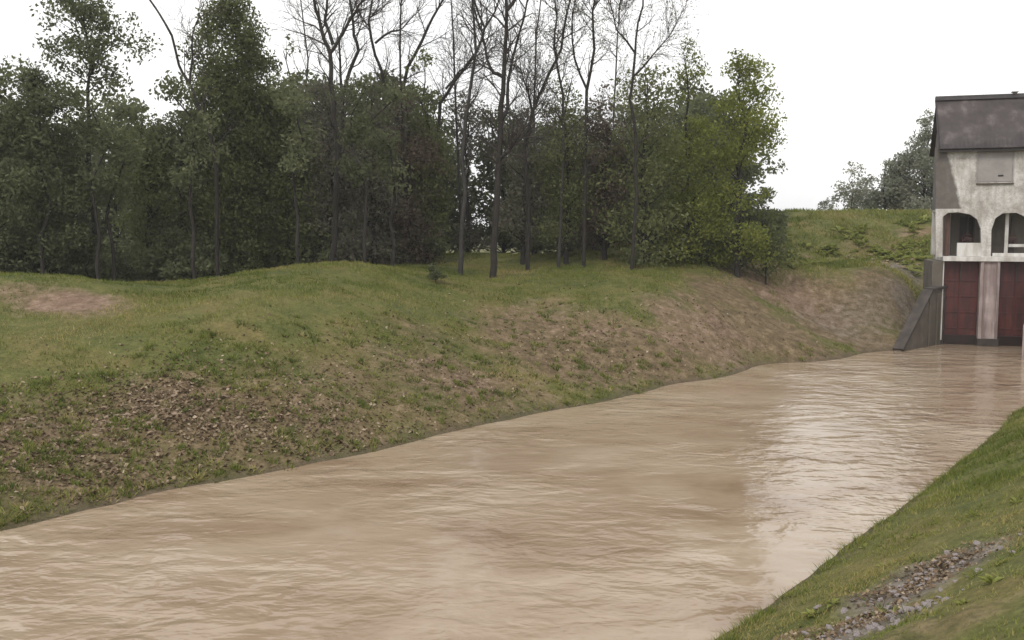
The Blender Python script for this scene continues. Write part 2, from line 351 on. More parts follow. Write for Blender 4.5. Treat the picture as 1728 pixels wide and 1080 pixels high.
# ------------------------------------------------------------------ sluice gate house
TH = math.radians(17)
P0 = at(1579, 581, 0.0); P0[2] = 0
house = empty('sluice_house', P0, -TH)
tag(house, 'weathered white sluice gatehouse with dark pitched roof and two dark red gates', 'building')
def FR(px, py, w=0.0):                   # house-front coordinates (t, z) of a photo point, w metres behind the front
    r = ray(px, py); e1 = np.array([math.cos(TH), -math.sin(TH), 0]); e2 = np.array([math.sin(TH), math.cos(TH), 0])
    o = P0+e2*w; k = np.dot(o-np.array([0, 0, EYE]), e2)/np.dot(r, e2); p = np.array([0, 0, EYE])+r*k
    return float(np.dot(p-P0, e1)), float(p[2])
T = lambda px, w=0: FR(px, 500, w)[0]
Z = lambda py, px=1660, w=0: FR(px, py, w)[1]
D = 3.4; tR = T(1758); zd = Z(433); ze = Z(248)
bm = bmesh.new()
prism(bm, [FR(*p) for p in [(1579, 434), (1579, 249), (1758, 246), (1758, 434), (1739, 434), (1739, 382), (1731, 366), (1716, 359), (1692, 360), (1680, 368), (1673, 388), (1672, 434),
                            (1656, 434), (1655, 386), (1649, 370), (1638, 362), (1618, 358), (1600, 359), (1591, 366), (1590, 434)]], 0, .22)
def stained_wall():                      # whitewash with the big mould stain running down from the left eave
    m = M['wall'].copy(); m.name = 'stained_whitewash'; nt = m.node_tree; b = nt.nodes['Principled BSDF']
    src = b.inputs['Base Color'].links[0].from_socket; v = objco(nt)
    gr = ramp(nt, noise(nt, v, .9, 7, .7, .6), [(.44, (0, 0, 0)), (.66, (.75, .75, .75))])
    src = mixc(nt, gr, src, (.22, .19, .16))
    cr = ramp(nt, noise(nt, v, 2.4, 8, .75, 1.2), [(.485, (0, 0, 0)), (.50, (.8, .8, .8)), (.515, (0, 0, 0))])
    src = mixc(nt, cr, src, (.16, .14, .12)); sp = N(nt, 'ShaderNodeSeparateXYZ'); nt.links.new(v, sp.inputs[0])
    z1, z0 = Z(262), Z(350)
    # stain width grows downwards
    wd = N(nt, 'ShaderNodeMapRange'); nt.links.new(sp.outputs[2], wd.inputs[0]); wd.inputs[1].default_value = z0; wd.inputs[2].default_value = z1; wd.inputs[3].default_value = T(1616); wd.inputs[4].default_value = T(1592)
    wob = N(nt, 'ShaderNodeMath', operation='MULTIPLY_ADD'); nt.links.new(noise(nt, v, 3, 4), wob.inputs[0]); wob.inputs[1].default_value = .22; nt.links.new(sp.outputs[0], wob.inputs[2])
    df = N(nt, 'ShaderNodeMath', operation='SUBTRACT'); nt.links.new(wd.outputs[0], df.inputs[0]); nt.links.new(wob.outputs[0], df.inputs[1])
    f = N(nt, 'ShaderNodeMapRange'); nt.links.new(df.outputs[0], f.inputs[0]); f.inputs[1].default_value = -.16; f.inputs[2].default_value = -.04; f.inputs[4].default_value = .9
    cut = N(nt, 'ShaderNodeMath', operation='GREATER_THAN'); nt.links.new(sp.outputs[2], cut.inputs[0]); cut.inputs[1].default_value = Z(352)
    mu = N(nt, 'ShaderNodeMath', operation='MULTIPLY'); nt.links.new(f.outputs[0], mu.inputs[0]); nt.links.new(cut.outputs[0], mu.inputs[1])
    nt.links.new(mixc(nt, mu.outputs[0], src, mixc(nt, noise(nt, v, 4, 5), (.055, .045, .040), (.13, .112, .10))), b.inputs['Base Color']); return m
M['wall_stained'] = stained_wall()
obj('front_wall', bm_mesh('front_wall', bm, M['wall_stained']), house)
za = Z(356)
bm = bmesh.new(); zr = Z(163, w=D/2)
prism(bm, [(.22, za), (D, za), (D, ze), (D/2, zr-.12), (.22, ze)], 0, .2)     # gable walls, turned to run in depth
for v in bm.verts: v.co = Vector((v.co.y, v.co.x, v.co.z))
gab = bm_mesh('side_wall', bm, M['wall_stained'])
obj('side_wall', gab, house); g2 = obj('side_wall', gab, house); g2.location = (tR-.2, 0, 0)
box_obj('back_wall', M['wall'], house, .0, tR, D-.2, D-.003, zd, ze-.01)
box_obj('ceiling', M['wall'], house, .201, tR-.201, .221, D-.201, za+.3, za+.42)
for t in (0.0, tR-.22): box_obj('column', M['wall'], house, t, t+.22, D-.45, D-.203, zd, za-.003)
# the room behind the open arcade: partition with a dark window
p0, p1 = T(1616, 1.3), T(1638, 1.3); q0, q1 = Z(411, 1630, 1.3), Z(366, 1630, 1.3); wl0, wr0 = T(1600, 1.3), tR-.25
bm = bmesh.new()
box(bm, wl0, p0, 1.3, 1.45, zd+.003, za+.299); box(bm, p1, wr0, 1.3, 1.45, zd+.003, za+.299); box(bm, p0, p1, 1.3, 1.45, zd+.003, q0); box(bm, p0, p1, 1.3, 1.45, q1, za+.299)
obj('partition_wall', bm_mesh('partition_wall', bm, M['concrete']), house)  # darker concrete puts the shade of the open room into the colour
wnd = box_obj('window', M['dark'], house, p0+.003, p1-.003, 1.40, 1.43, q0+.003, q1-.003)  # near-black panel stands in for the unlit room behind the opening
bm = bmesh.new(); fw = .045
box(bm, p0-fw, p0, 1.27, 1.31, q0-fw, q1+fw); box(bm, p1, p1+fw, 1.27, 1.31, q0-fw, q1+fw); box(bm, p0, p1, 1.272, 1.31, q1, q1+fw); box(bm, p0, p1, 1.272, 1.31, q0-fw, q0)
obj('window_frame', bm_mesh('window_frame', bm, M['concrete_dark']), wnd)
box_obj('door', M['brown_wood'], house, T(1592, .4), T(1598, .4), .35, 1.25, zd+.003, za+.2)
box_obj('parapet', M['wall'], house, T(1612), T(1656)-.002, .05, .17, zd+.003, Z(410))
box_obj('parapet', M['wall'], house, T(1672)+.002, T(1739)-.002, .05, .17, zd+.003, Z(427))
box_obj('post', M['wall'], house, T(1691, .5), T(1697, .5), .5, .6, zd+.003, za+.2)
box_obj('rail', M['wall'], house, T(1698, .5), T(1742, .5), .5, .58, Z(417, 1715, .5), Z(412, 1715, .5))
box_obj('lintel', M['concrete'], house, T(1591), T(1652), .221, .42, Z(360), Z(349))
# screw hoists over the two gates
for c in (T(1633), T(1708)):
    bm = bmesh.new(); box(bm, c-.13, c+.13, .75, 1.0, zd+.003, zd+.62, .02)
    box(bm, c-.2, c+.2, .7, 1.05, zd+.62, zd+.84, .03)
    bmesh.ops.create_cone(bm, segments=12, radius1=.035, radius2=.035, depth=1.1, matrix=Matrix.Translation((c, .87, zd+1.2)))
    h = obj('hoist', bm_mesh('hoist', bm, M['concrete_dark']), house)
    V, Fq = tubes([(c+.24*math.cos(a), .66, zd+.73+.24*math.sin(a), c+.24*math.cos(a+.5236), .66, zd+.73+.24*math.sin(a+.5236), .016, .016) for a in np.arange(12)*.5236]
                  + [(c-.24*math.cos(a), .66, zd+.73-.24*math.sin(a), c+.24*math.cos(a), .66, zd+.73+.24*math.sin(a), .012, .012) for a in (.3, 1.35, 2.4)], 6)
    obj('hand_wheel', mesh_np('hand_wheel', V, Fq, M['steel_red'], True), h)
# upper shuttered window
s0, s1, v0, v1 = T(1641), T(1699), Z(307), Z(256)
sh = box_obj('shutter', M['shutter'], house, s0, s1, -.018, -.001, v0, v1)
bm = bmesh.new(); box(bm, s0-.05, s0, -.05, -.001, v0-.05, v1+.05); box(bm, s1, s1+.05, -.05, -.001, v0-.05, v1+.05); box(bm, s0, s1, -.05, -.001, v1, v1+.05)
obj('shutter_frame', bm_mesh('shutter_frame', bm, M['shutter']), sh)
box_obj('sill', M['concrete'], sh, s0-.05, s1+.07, -.09, -.001, v0-.1, v0-.051)
box_obj('latch', M['dark'], sh, T(1675), T(1684), -.045, -.019, Z(298), Z(295.5))
# roof of corrugated sheets
def roof_slope(front):
    oh, ov = .18, .32; n = 120
    y_e, z_e = (-ov, ze-.06) if front else (D+ov, ze-.06); y_r, z_r = D/2, zr
    x = np.linspace(-oh, tR+oh, n); V = []
    for thick in (0, -.05):
        for (yy, zz) in ((y_e, z_e), ((y_e+y_r)/2, (z_e+z_r)/2-.03), (y_r, z_r)):
            V.append(np.c_[x, np.full(n, yy), zz+thick+.006*np.sin(x*2*np.pi/.17)])
    V = np.concatenate(V); F4 = []
    for lay in (0, 1):
        for r in (0, 1):
            for i in range(n-1):
                a = lay*3*n+r*n+i; F4.append((a, a+1, a+n+1, a+n))
    for i in range(n-1):
        F4.append((i, i+1, 3*n+i+1, 3*n+i))
    for r in (0, 1):
        for e in (0, n-1):
            a = r*n+e; F4.append((a, a+n, 3*n+a+n, 3*n+a))
    return mesh_np('roof', V, F4, M['roof'], True)
roof = obj('roof', roof_slope(True), house); obj('roof', roof_slope(False), house)
bm = bmesh.new(); prism(bm, [(D/2-.2, zr-.12), (D/2, zr+.09), (D/2+.2, zr-.12), (D/2, zr+.045)], -.22, tR+.22)
for v in bm.verts: v.co = Vector((v.co.y, v.co.x, v.co.z))
obj('ridge_cap', bm_mesh('ridge_cap', bm, M['roof_dark']), roof)
bm = bmesh.new(); k = T(1697, D/2); box(bm, k-.09, k+.09, D/2-.08, D/2+.08, zr+.05, zr+.13, .02); box(bm, k-.14, k+.14, D/2-.1, D/2+.1, zr+.13, zr+.17, .01)
obj('finial', bm_mesh('finial', bm, M['concrete']), roof)
for xx in (-.235, tR+.185):
    bm = bmesh.new(); prism(bm, [(-.34, ze-.2), (-.34, ze-.02), (D/2, zr+.05), (D/2, zr-.13)], xx, xx+.05)
    for v in bm.verts: v.co = Vector((v.co.y, v.co.x, v.co.z))
    obj('barge_board', bm_mesh('barge_board', bm, M['roof_dark']), roof)
box_obj('eave_board', M['roof_dark'], roof, -.17, tR+.17, -.3, -.27, ze-.2, ze-.1, bev=0)
# deck, piers, gates
box_obj('deck_slab', M['wall'], house, T(1588), tR+.1, -.22, D+.1, Z(441), zd)
zk = Z(441)-.003
box_obj('abutment', M['concrete'], house, T(1571), T(1590)-.02, -.04, D, -1.2, zk)
box_obj('abutment', M['concrete'], house, T(1746), tR+.5, -.04, D, -1.2, zk)
bm = bmesh.new(); a0, a1 = T(1652), T(1685)
prism(bm, [(a0, -.12), (a0, .3), (a0+.09, .3), (a0+.09, .5), (a0, .5), (a0, D), (a1, D), (a1, .5), (a1-.09, .5), (a1-.09, .3), (a1, .3), (a1, -.12), (a1-.12, -.2), (a1-.12, -.08), (a0+.12, -.08), (a0+.12, -.2)], 0, 1)
for v in bm.verts: v.co = Vector((v.co.x, v.co.z, -1.2+(zk+1.2)*v.co.y))
obj('pier', bm_mesh('pier', bm, M['pier']), house)
box_obj('pier_footing', M['concrete_dark'], house, a0-.04, a1+.04, -.26, .1, -1.2, Z(571))
for g0, g1 in ((T(1590), a0), (a1, T(1746))):
    g = box_obj('sluice_gate', M['steel_red'], house, g0+.003, g1-.003, .36, .42, -.6, zk-.02)
    for k in range(4):
        zz = .7+k*(zk-.9)/4
        box_obj('rib', M['steel_red'], g, g0+.08, g1-.08, .33, .359, zz, zz+.06, bev=.005)
    box_obj('stiffener', M['steel_red'], g, (g0+g1)/2-.03, (g0+g1)/2+.03, .30, .329, .5, zk-.3, bev=.004)
    box_obj('seal_beam', M['steel_wet'], g, g0+.004, g1-.004, .22, .358, -.4, .42)
    box_obj('lifting_rod', M['concrete_dark'], g, (g0+g1)/2-.025, (g0+g1)/2+.025, .25, .284, zk-.9, zk-.01, bev=0)
box_obj('gate_guide', M['wall'], house, T(1590)-.018, T(1590)+.035, -.02, .1, .2, zk-.003)
box_obj('breast_wall', M['concrete_dark'], house, T(1590)+.04, a0-.003, .5, .7, zk-.5, zk-.003)
box_obj('breast_wall', M['concrete_dark'], house, a1+.003, T(1746)-.003, .5, .7, zk-.5, zk-.003)

# wing walls
def wing(name, a, b, prof, mat, th=.3, flip=1, label=None, cope=None):
    a = Vector(a); b = Vector(b); L = (b-a).length; ang = math.atan2(b.y-a.y, b.x-a.x)
    w = empty(name, (a.x, a.y, 0), ang); tag(w, label, 'wall')
    bm = bmesh.new(); prism(bm, prof, 0, th*flip); obj('wall_panel', bm_mesh('wall_panel', bm, mat), w)
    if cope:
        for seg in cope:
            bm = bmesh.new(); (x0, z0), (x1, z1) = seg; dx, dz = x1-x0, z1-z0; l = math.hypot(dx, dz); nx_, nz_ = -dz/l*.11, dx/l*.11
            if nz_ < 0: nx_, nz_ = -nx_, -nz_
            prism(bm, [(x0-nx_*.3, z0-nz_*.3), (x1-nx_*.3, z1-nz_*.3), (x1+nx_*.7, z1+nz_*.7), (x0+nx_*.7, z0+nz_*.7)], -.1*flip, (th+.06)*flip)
            obj('coping', bm_mesh('coping', bm, M['concrete_dark']), w)  # coping in a darker concrete than the panel
    return w
A = at(1521, 593, 0); B = at(1592, 580, 0)
Lw = float(np.linalg.norm(B[:2]-A[:2])); zt = 5-(484-390)*B[1]/FPX
kx = Lw*(1567-1521)/(1592-1521)
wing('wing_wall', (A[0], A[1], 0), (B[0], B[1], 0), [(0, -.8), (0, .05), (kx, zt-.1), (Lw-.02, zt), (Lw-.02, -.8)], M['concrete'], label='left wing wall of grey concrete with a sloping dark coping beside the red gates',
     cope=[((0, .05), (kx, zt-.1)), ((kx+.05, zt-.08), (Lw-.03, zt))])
# pilasters on the left wing wall
ww = bpy.data.objects['wing_wall']
for f in (.62, .80, .95):
    zz = min(zt-.2, f/.65*(zt-.1)) if f < .65 else zt-.16
    box_obj('pilaster', M['concrete_dark'] if f > .9 else M['concrete'], ww, f*Lw-.07, f*Lw+.07, -.07, -.002, -.6, zz-.1)
C1 = at(1724, 606, 0); C2 = np.array([P0[0]+math.cos(TH)*(tR+.12), P0[1]-math.sin(TH)*(tR+.12), 0]); Lr = float(np.linalg.norm(C2[:2]-C1[:2]))
wing('wing_wall', (C1[0], C1[1], 0), (C2[0], C2[1], 0), [(0, -.8), (0, 1.3), (.5, 1.6), (Lr-.05, 3.5), (Lr-.05, -.8)], M['pier'], th=.34, flip=-1, label='right wing wall of pale concrete reaching forward from the sluice at the photo edge')

# ------------------------------------------------------------------ trees
def leaves(centers, radii, counts, size, flat=.75, droop=0.0, tone0=.45, seed=0):
    g = np.random.default_rng(seed)
    C = np.repeat(centers, counts, axis=0); R = np.repeat(radii, counts)[:, None]; n = len(C)
    off = g.normal(size=(n, 3)); nm = np.linalg.norm(off, axis=1, keepdims=True); off = off/nm*np.minimum(nm, 2.1)*np.array([1, 1, flat])*.46*R; off[:, 2] -= droop*np.abs(off[:, 0]+off[:, 1])
    P = C+off
    d = g.normal(size=(n, 3)); d[:, 2] -= .5*droop*2; d /= np.linalg.norm(d, axis=1, keepdims=True)
    u = np.cross(d, g.normal(size=(n, 3))); u /= np.linalg.norm(u, axis=1, keepdims=True)+1e-9
    s = size*g.uniform(.55, 1.35, size=(n, 1))
    V = np.stack([P-d*s*.5, P+u*s*.26, P+d*s*.5, P-u*s*.26], axis=1).reshape(-1, 3)
    F = np.arange(n*4).reshape(-1, 4)
    ct = np.repeat(g.uniform(-.22, .22, size=len(centers)), counts)
    tone = np.repeat(np.clip(tone0+ct+g.normal(size=n)*.11, 0, 1), 4)
    return V, F, tone
def foliage_tree(name, px, Yd, profile, mat, label, dens=3.0, leaf=None, clump=.75, nclump=None, cat='tree', group=None, asym=None, trunk_r=.14, tone0=.45, seed=1, bark='bark', cx_shift=None):
    """profile: list of (py, half width px) top to bottom, as seen at distance Yd"""
    g = np.random.default_rng(seed); mpp = Yd/FPX; leaf = leaf or (.135, .155, .18)[seed % 3]
    base_x = (px-W0/2)*mpp; base_z = float(height([base_x], [Yd])[0])
    root = empty(name, (base_x, Yd, base_z)); tag(root, label, cat, group)
    zz = np.array([at_y(px, p[0], Yd)[2]-base_z for p in profile]); rr = np.array([p[1]*mpp for p in profile])
    zz = np.maximum(zz, .15)
    order = np.argsort(zz); zs_, rs_ = zz[order], rr[order]
    area = abs(np.trapezoid(2*rs_, zs_)) if hasattr(np, 'trapezoid') else abs(np.trapz(2*rs_, zs_))
    nc = nclump or int(max(16, area*2.8))
    hgrid = np.linspace(zs_[0], zs_[-1], 200); rg = np.interp(hgrid, zs_, rs_); pdf = rg**1.15+.02; pdf /= pdf.sum()
    h = g.choice(hgrid, size=nc, p=pdf)+g.normal(size=nc)*.1; r = np.interp(h, zs_, rs_)
    rad = r*np.power(g.uniform(.02, 1, nc), .45); rad = np.maximum(rad-clump*.25, 0)
    a = g.uniform(0, 2*np.pi, nc)
    # lobed outline
    lob = 1+.22*np.sin(3*a+h*1.3+seed)+.12*np.sin(7*a-h*2.1)
    cx = rad*lob*np.cos(a); cy = rad*lob*np.sin(a)*.85
    C = np.c_[cx, cy, h]; rads = clump*g.uniform(.55, 1.25, nc)*np.clip(r/1.2, .45, 1.15)
    nl = int(area*dens*1.15/(leaf*leaf*.26)); wts = rads**2/np.sum(rads**2); counts = np.maximum((wts*nl).astype(int), 3)
    V, F, tone = leaves(C, rads, counts, leaf, seed=seed+100, tone0=tone0, droop=.12)
    top = zs_[-1]
    obj('crown', mesh_np('crown', V, F, mat, False, tone), root)
    # trunk and limbs
    segs = []; pts = [np.array([0, 0, -.25])]
    k = 9; wob = g.normal(size=(k, 2))*.10
    for i in range(k):
        f = (i+1)/k; pts.append(np.array([wob[i, 0]*f*1.5, wob[i, 1]*f*1.5, top*.94*f]))
    for i in range(k):
        segs.append((*pts[i], *pts[i+1], trunk_r*(1-.88*i/k), trunk_r*(1-.88*(i+1)/k)))
    PT = np.array(pts)
    for j in range(min(nc, 46)):
        c = C[j]; d = math.hypot(c[0], c[1]); hs = min(max(c[2]-.7*d-.3, .3), top*.9)
        s = np.array([np.interp(hs, PT[:, 2], PT[:, 0]), np.interp(hs, PT[:, 2], PT[:, 1]), hs]); mid = (s+c)/2+g.normal(size=3)*.1*d
        rb = trunk_r*.35*(1-.7*hs/top)
        segs.append((*s, *mid, rb, rb*.6)); segs.append((*mid, *c, rb*.6, rb*.2))
    V, F = tubes(segs, 6); obj('trunk', mesh_np('trunk', V, F, M[bark], True), root)
    return root
def copy_tree(o, loc, rz, sc, label=None):
    c = o.copy(); COL.objects.link(c); c.location = loc; c.rotation_euler = (0, 0, rz); c.scale = sc
    if label: c['label'] = label
    for ch in o.children:
        d = ch.copy(); COL.objects.link(d); d.parent = c
    return c

FT = foliage_tree
# left part of the wood
FT('leafy_tree', -15, 36, [(15, 8), (60, 26), (110, 42), (150, 58), (210, 66), (320, 80), (470, 85)], M['leaf_dark'], 'dark leafy tree cut off by the left edge of the photo', seed=11, dens=4)
FT('leafy_tree', 75, 37, [(84, 16), (100, 34), (140, 42), (200, 62), (260, 80), (360, 92), (468, 88)], M['leaf_dark'], 'round topped dark tree left of the tall airy tree', seed=12, dens=4.2)
FT('airy_tree', 160, 39, [(-55, 25), (-10, 62), (30, 84), (75, 78), (120, 58), (170, 40), (215, 34), (250, 22), (285, 18)], M['leaf_dark'], 'tall airy tree on the left with clumpy foliage and sky showing through', dens=1.9, clump=.5, nclump=120, seed=13, trunk_r=.15, tone0=.4)
FT('leafy_tree', 252, 41, [(175, 10), (205, 34), (250, 46), (330, 58), (400, 66), (465, 66)], M['leaf_mid'], 'low dark green tree between the airy tree and the leaning bare tree', seed=14, dens=2.8)
FT('leafy_tree', 312, 42, [(172, 14), (200, 34), (250, 52), (330, 64), (400, 70), (465, 66)], M['leaf_dark'], 'low shadowy tree right behind the leaning bare tree', seed=15, dens=2.8)
FT('conical_tree', 400, 43, [(-50, 18), (0, 36), (30, 50), (65, 62), (110, 72), (150, 80), (210, 84), (300, 80), (450, 70)], M['leaf_mid'], 'tall conical green tree left of the bare trees', seed=16, dens=7.5, nclump=330, clump=.7, tone0=.44)
FT('leafy_tree', 492, 44, [(62, 12), (85, 30), (120, 34), (165, 44), (230, 58), (330, 66), (450, 66)], M['leaf_mid'], 'narrow green tree against the right side of the conical tree', seed=17, dens=2.5, tone0=.4)
# middle mass, dull
FT('leafy_tree', 556, 44, [(118, 16), (150, 42), (220, 52), (300, 58), (440, 58)], M['leaf_greyish'], 'dull dark tree behind the forked bare trunk', seed=18, dens=2.8)
FT('leafy_tree', 632, 44.5, [(108, 16), (145, 42), (220, 52), (310, 60), (438, 60)], M['leaf_greyish'], 'grey green tree below the bare tops left of centre', seed=19, dens=2.8, tone0=.5)
FT('leafy_tree', 722, 45.5, [(76, 10), (95, 34), (130, 44), (165, 34), (230, 44), (320, 46), (430, 44)], M['leaf_mid'], 'green tree with a light crown rising among the bare tops', seed=20, dens=2.1, tone0=.5)
FT('russet_tree', 690, 45, [(140, 16), (180, 42), (260, 60), (330, 60), (430, 52)], M['leaf_brown'], 'brownish red leaved tree in the middle of the wood', seed=21, dens=2.3)
FT('leafy_tree', 790, 50, [(152, 14), (180, 38), (215, 46), (260, 22), (320, 10), (345, 12), (370, 30), (430, 44)], M['leaf_greyish'], 'thin dark tree with a bright gap left of the straight trunk', seed=22, dens=1.5)
FT('leafy_tree', 882, 45, [(165, 12), (200, 34), (290, 46), (350, 50), (398, 40)], M['leaf_greyish'], 'low dark tree right of the straight bare trunk', seed=23, dens=2.4)
FT('leafy_tree', 955, 44.5, [(108, 12), (150, 32), (185, 46), (230, 50), (320, 52), (402, 44)], M['leaf_mid'], 'yellowish green tree between the bare trunks right of centre', seed=24, dens=2.3, tone0=.55)
FT('russet_tree', 1020, 45, [(145, 14), (180, 38), (260, 50), (340, 52), (405, 44)], M['leaf_brown'], 'brown tinged tree in shade left of the green trees', seed=25, dens=2.5, tone0=.4)
# right green trees
FT('leafy_tree', 1085, 44, [(92, 10), (115, 38), (160, 52), (215, 58), (290, 60), (360, 66), (440, 70)], M['leaf_mid'], 'green tree wrapped around the rightmost bare trunk', seed=26, dens=2.3, tone0=.5)
FT('leafy_tree', 1156, 45.5, [(66, 14), (82, 32), (115, 34), (145, 22), (175, 20), (205, 34), (250, 50), (330, 60), (445, 66)], M['leaf_fresh'], 'fresh green tree with a narrow top left of the last big tree', seed=27, dens=2.5, tone0=.42)
FT('leafy_tree', 1244, 44.5, [(86, 14), (102, 30), (150, 44), (190, 50), (215, 64), (250, 66), (285, 46), (330, 44), (390, 50), (440, 56)], M['leaf_fresh'], 'broad green tree at the right end of the wood', seed=28, dens=2.7, tone0=.38)
FT('bush', 1292, 45, [(315, 6), (335, 16), (355, 20), (385, 40), (440, 62)], M['leaf_mid'], 'green bush at the foot of the wood where the dyke begins', cat='bush', seed=29, dens=2.4, trunk_r=.05)
# beyond the dyke
FT('leafy_tree', 1552, 66, [(190, 10), (212, 24), (250, 34), (290, 44), (352, 48)], M['leaf_haze_grey'], 'tall pale grey green tree behind the gatehouse', seed=31, dens=6, leaf=.2)
FT('leafy_tree', 1490, 67, [(268, 6), (285, 24), (315, 32), (352, 34)], M['leaf_haze_grey'], 'small rounded grey green tree beyond the dyke', seed=32, dens=5, leaf=.2)
FT('airy_tree', 1433, 67, [(268, 10), (290, 26), (330, 30), (355, 24)], M['leaf_haze_grey'], 'thin wispy pale tree beyond the dyke left of the rounded one', dens=1.6, nclump=30, clump=.6, seed=33, leaf=.2, trunk_r=.06)
FT('bush', 1392, 66, [(335, 6), (345, 18), (358, 26)], M['leaf_haze_grey'], 'low bush on the far side of the dyke crest', cat='bush', seed=34, dens=1.5, trunk_r=.04, nclump=14, clump=.4)
FT('leafy_tree', 1462, 68, [(292, 8), (310, 24), (335, 30), (356, 34)], M['leaf_haze_grey'], 'low pale tree between the wispy tree and the rounded tree beyond the dyke', dens=3.4, seed=36, leaf=.2, trunk_r=.06)
FT('leafy_tree', 1520, 69, [(262, 8), (285, 24), (320, 32), (356, 34)], M['leaf_haze_grey'], 'pale tree filling the gap beside the tall tree at the gatehouse', dens=4.5, seed=37, leaf=.2, trunk_r=.08)
FT('leafy_tree', 1700, 70, [(230, 10), (260, 40), (355, 60)], M['leaf_haze_grey'], 'pale tree hidden behind the gatehouse roof', seed=35, dens=1.5, leaf=.3)

# the dark depth of the wood: rows of like trees
src = FT('wood_tree', 200, 54, [(150, 10), (185, 50), (260, 80), (340, 92), (420, 96), (450, 90)], M['leaf_dark'], 'dark tree in the depth of the wood, only pieces of it in view', group='dark trees in the depth of the wood', seed=41, dens=3.4, leaf=.3)
for i, px in enumerate([-130, -70, -15, 40, 100, 280, 410, 470, 530, 590, 650, 705, 745, 850, 905, 960, 1020, 1080, 1135, 1185, 1225]):
    Yd = 51+(i*37 % 5)*1.6; x = (px-W0/2)*Yd/FPX; s = .95+.05*((i*53) % 6)*.7
    if 740 < px < 1000: s *= .76
    elif px > 1000: s *= .72
    if 20 < px < 300: s *= .85
    copy_tree(src, (x, Yd, float(height([x], [Yd])[0])), i*1.7, (s*.9, s*.9, s*.92))
src2 = FT('wood_tree', 150, 61, [(190, 10), (220, 60), (300, 90), (380, 100), (440, 95)], M['leaf_dark'], 'dark tree in the depth of the wood, only pieces of it in view', group='dark trees in the depth of the wood', seed=42, dens=3.2, leaf=.36)
for i, px in enumerate([-160, -90, -20, 50, 110, 275, 340, 430, 480, 560, 640, 720, 900, 980, 1060, 1140, 1210]):
    Yd = 60+(i*31 % 4)*1.5; x = (px-W0/2)*Yd/FPX
    copy_tree(src2, (x, Yd, float(height([x], [Yd])[0])), i*2.3, (.9, .9, .95+.06*(i % 4) if px < 700 else .8+.05*(i % 4)))
# shrubs under the trees
shr = FT('undergrowth_shrub', 100, 42, [(402, 14), (418, 34), (440, 44), (470, 46)], M['leaf_dark'], 'dark undergrowth shrub in the shade under the wood', cat='shrub', group='undergrowth shrubs along the edge of the wood', seed=51, dens=3.2, leaf=.17, trunk_r=.04, clump=.5)
for i, px in enumerate([-40, 20, 60, 150, 200, 250, 290, 330, 360, 410, 450, 500, 540, 590, 640, 680, 730, 900, 950, 1000, 1045, 1090, 1130, 1160, 1195, 1225, 1262, 1305]):
    Yd = (36.5+px*.0085 if px < 400 else 42.5+(px-400)*.008)+(i % 3)*.8
    if px > 1100: Yd = 45.5+(i % 2)
    if px > 1230: Yd = 49
    x = (px-W0/2)*Yd/FPX; s = .7+.12*((i*29) % 5)
    copy_tree(shr, (x, Yd, float(height([x], [Yd])[0])-.1), i*1.1, (s, s, s*.95))
lump = spot(735, 478)
b1 = copy_tree(shr, tuple(lump), 2.0, (.42, .42, .36), 'small round bush on the open grass at the left foot of the slim trunks'); b1.name = 'bush'; b1['category'] = 'bush'; del b1['group']
lump = spot(1072, 452)
b1 = copy_tree(shr, tuple(lump), 1.0, (.35, .35, .4), 'little bush on the grass below the green trees'); b1.name = 'bush'; b1['category'] = 'bush'; del b1['group']

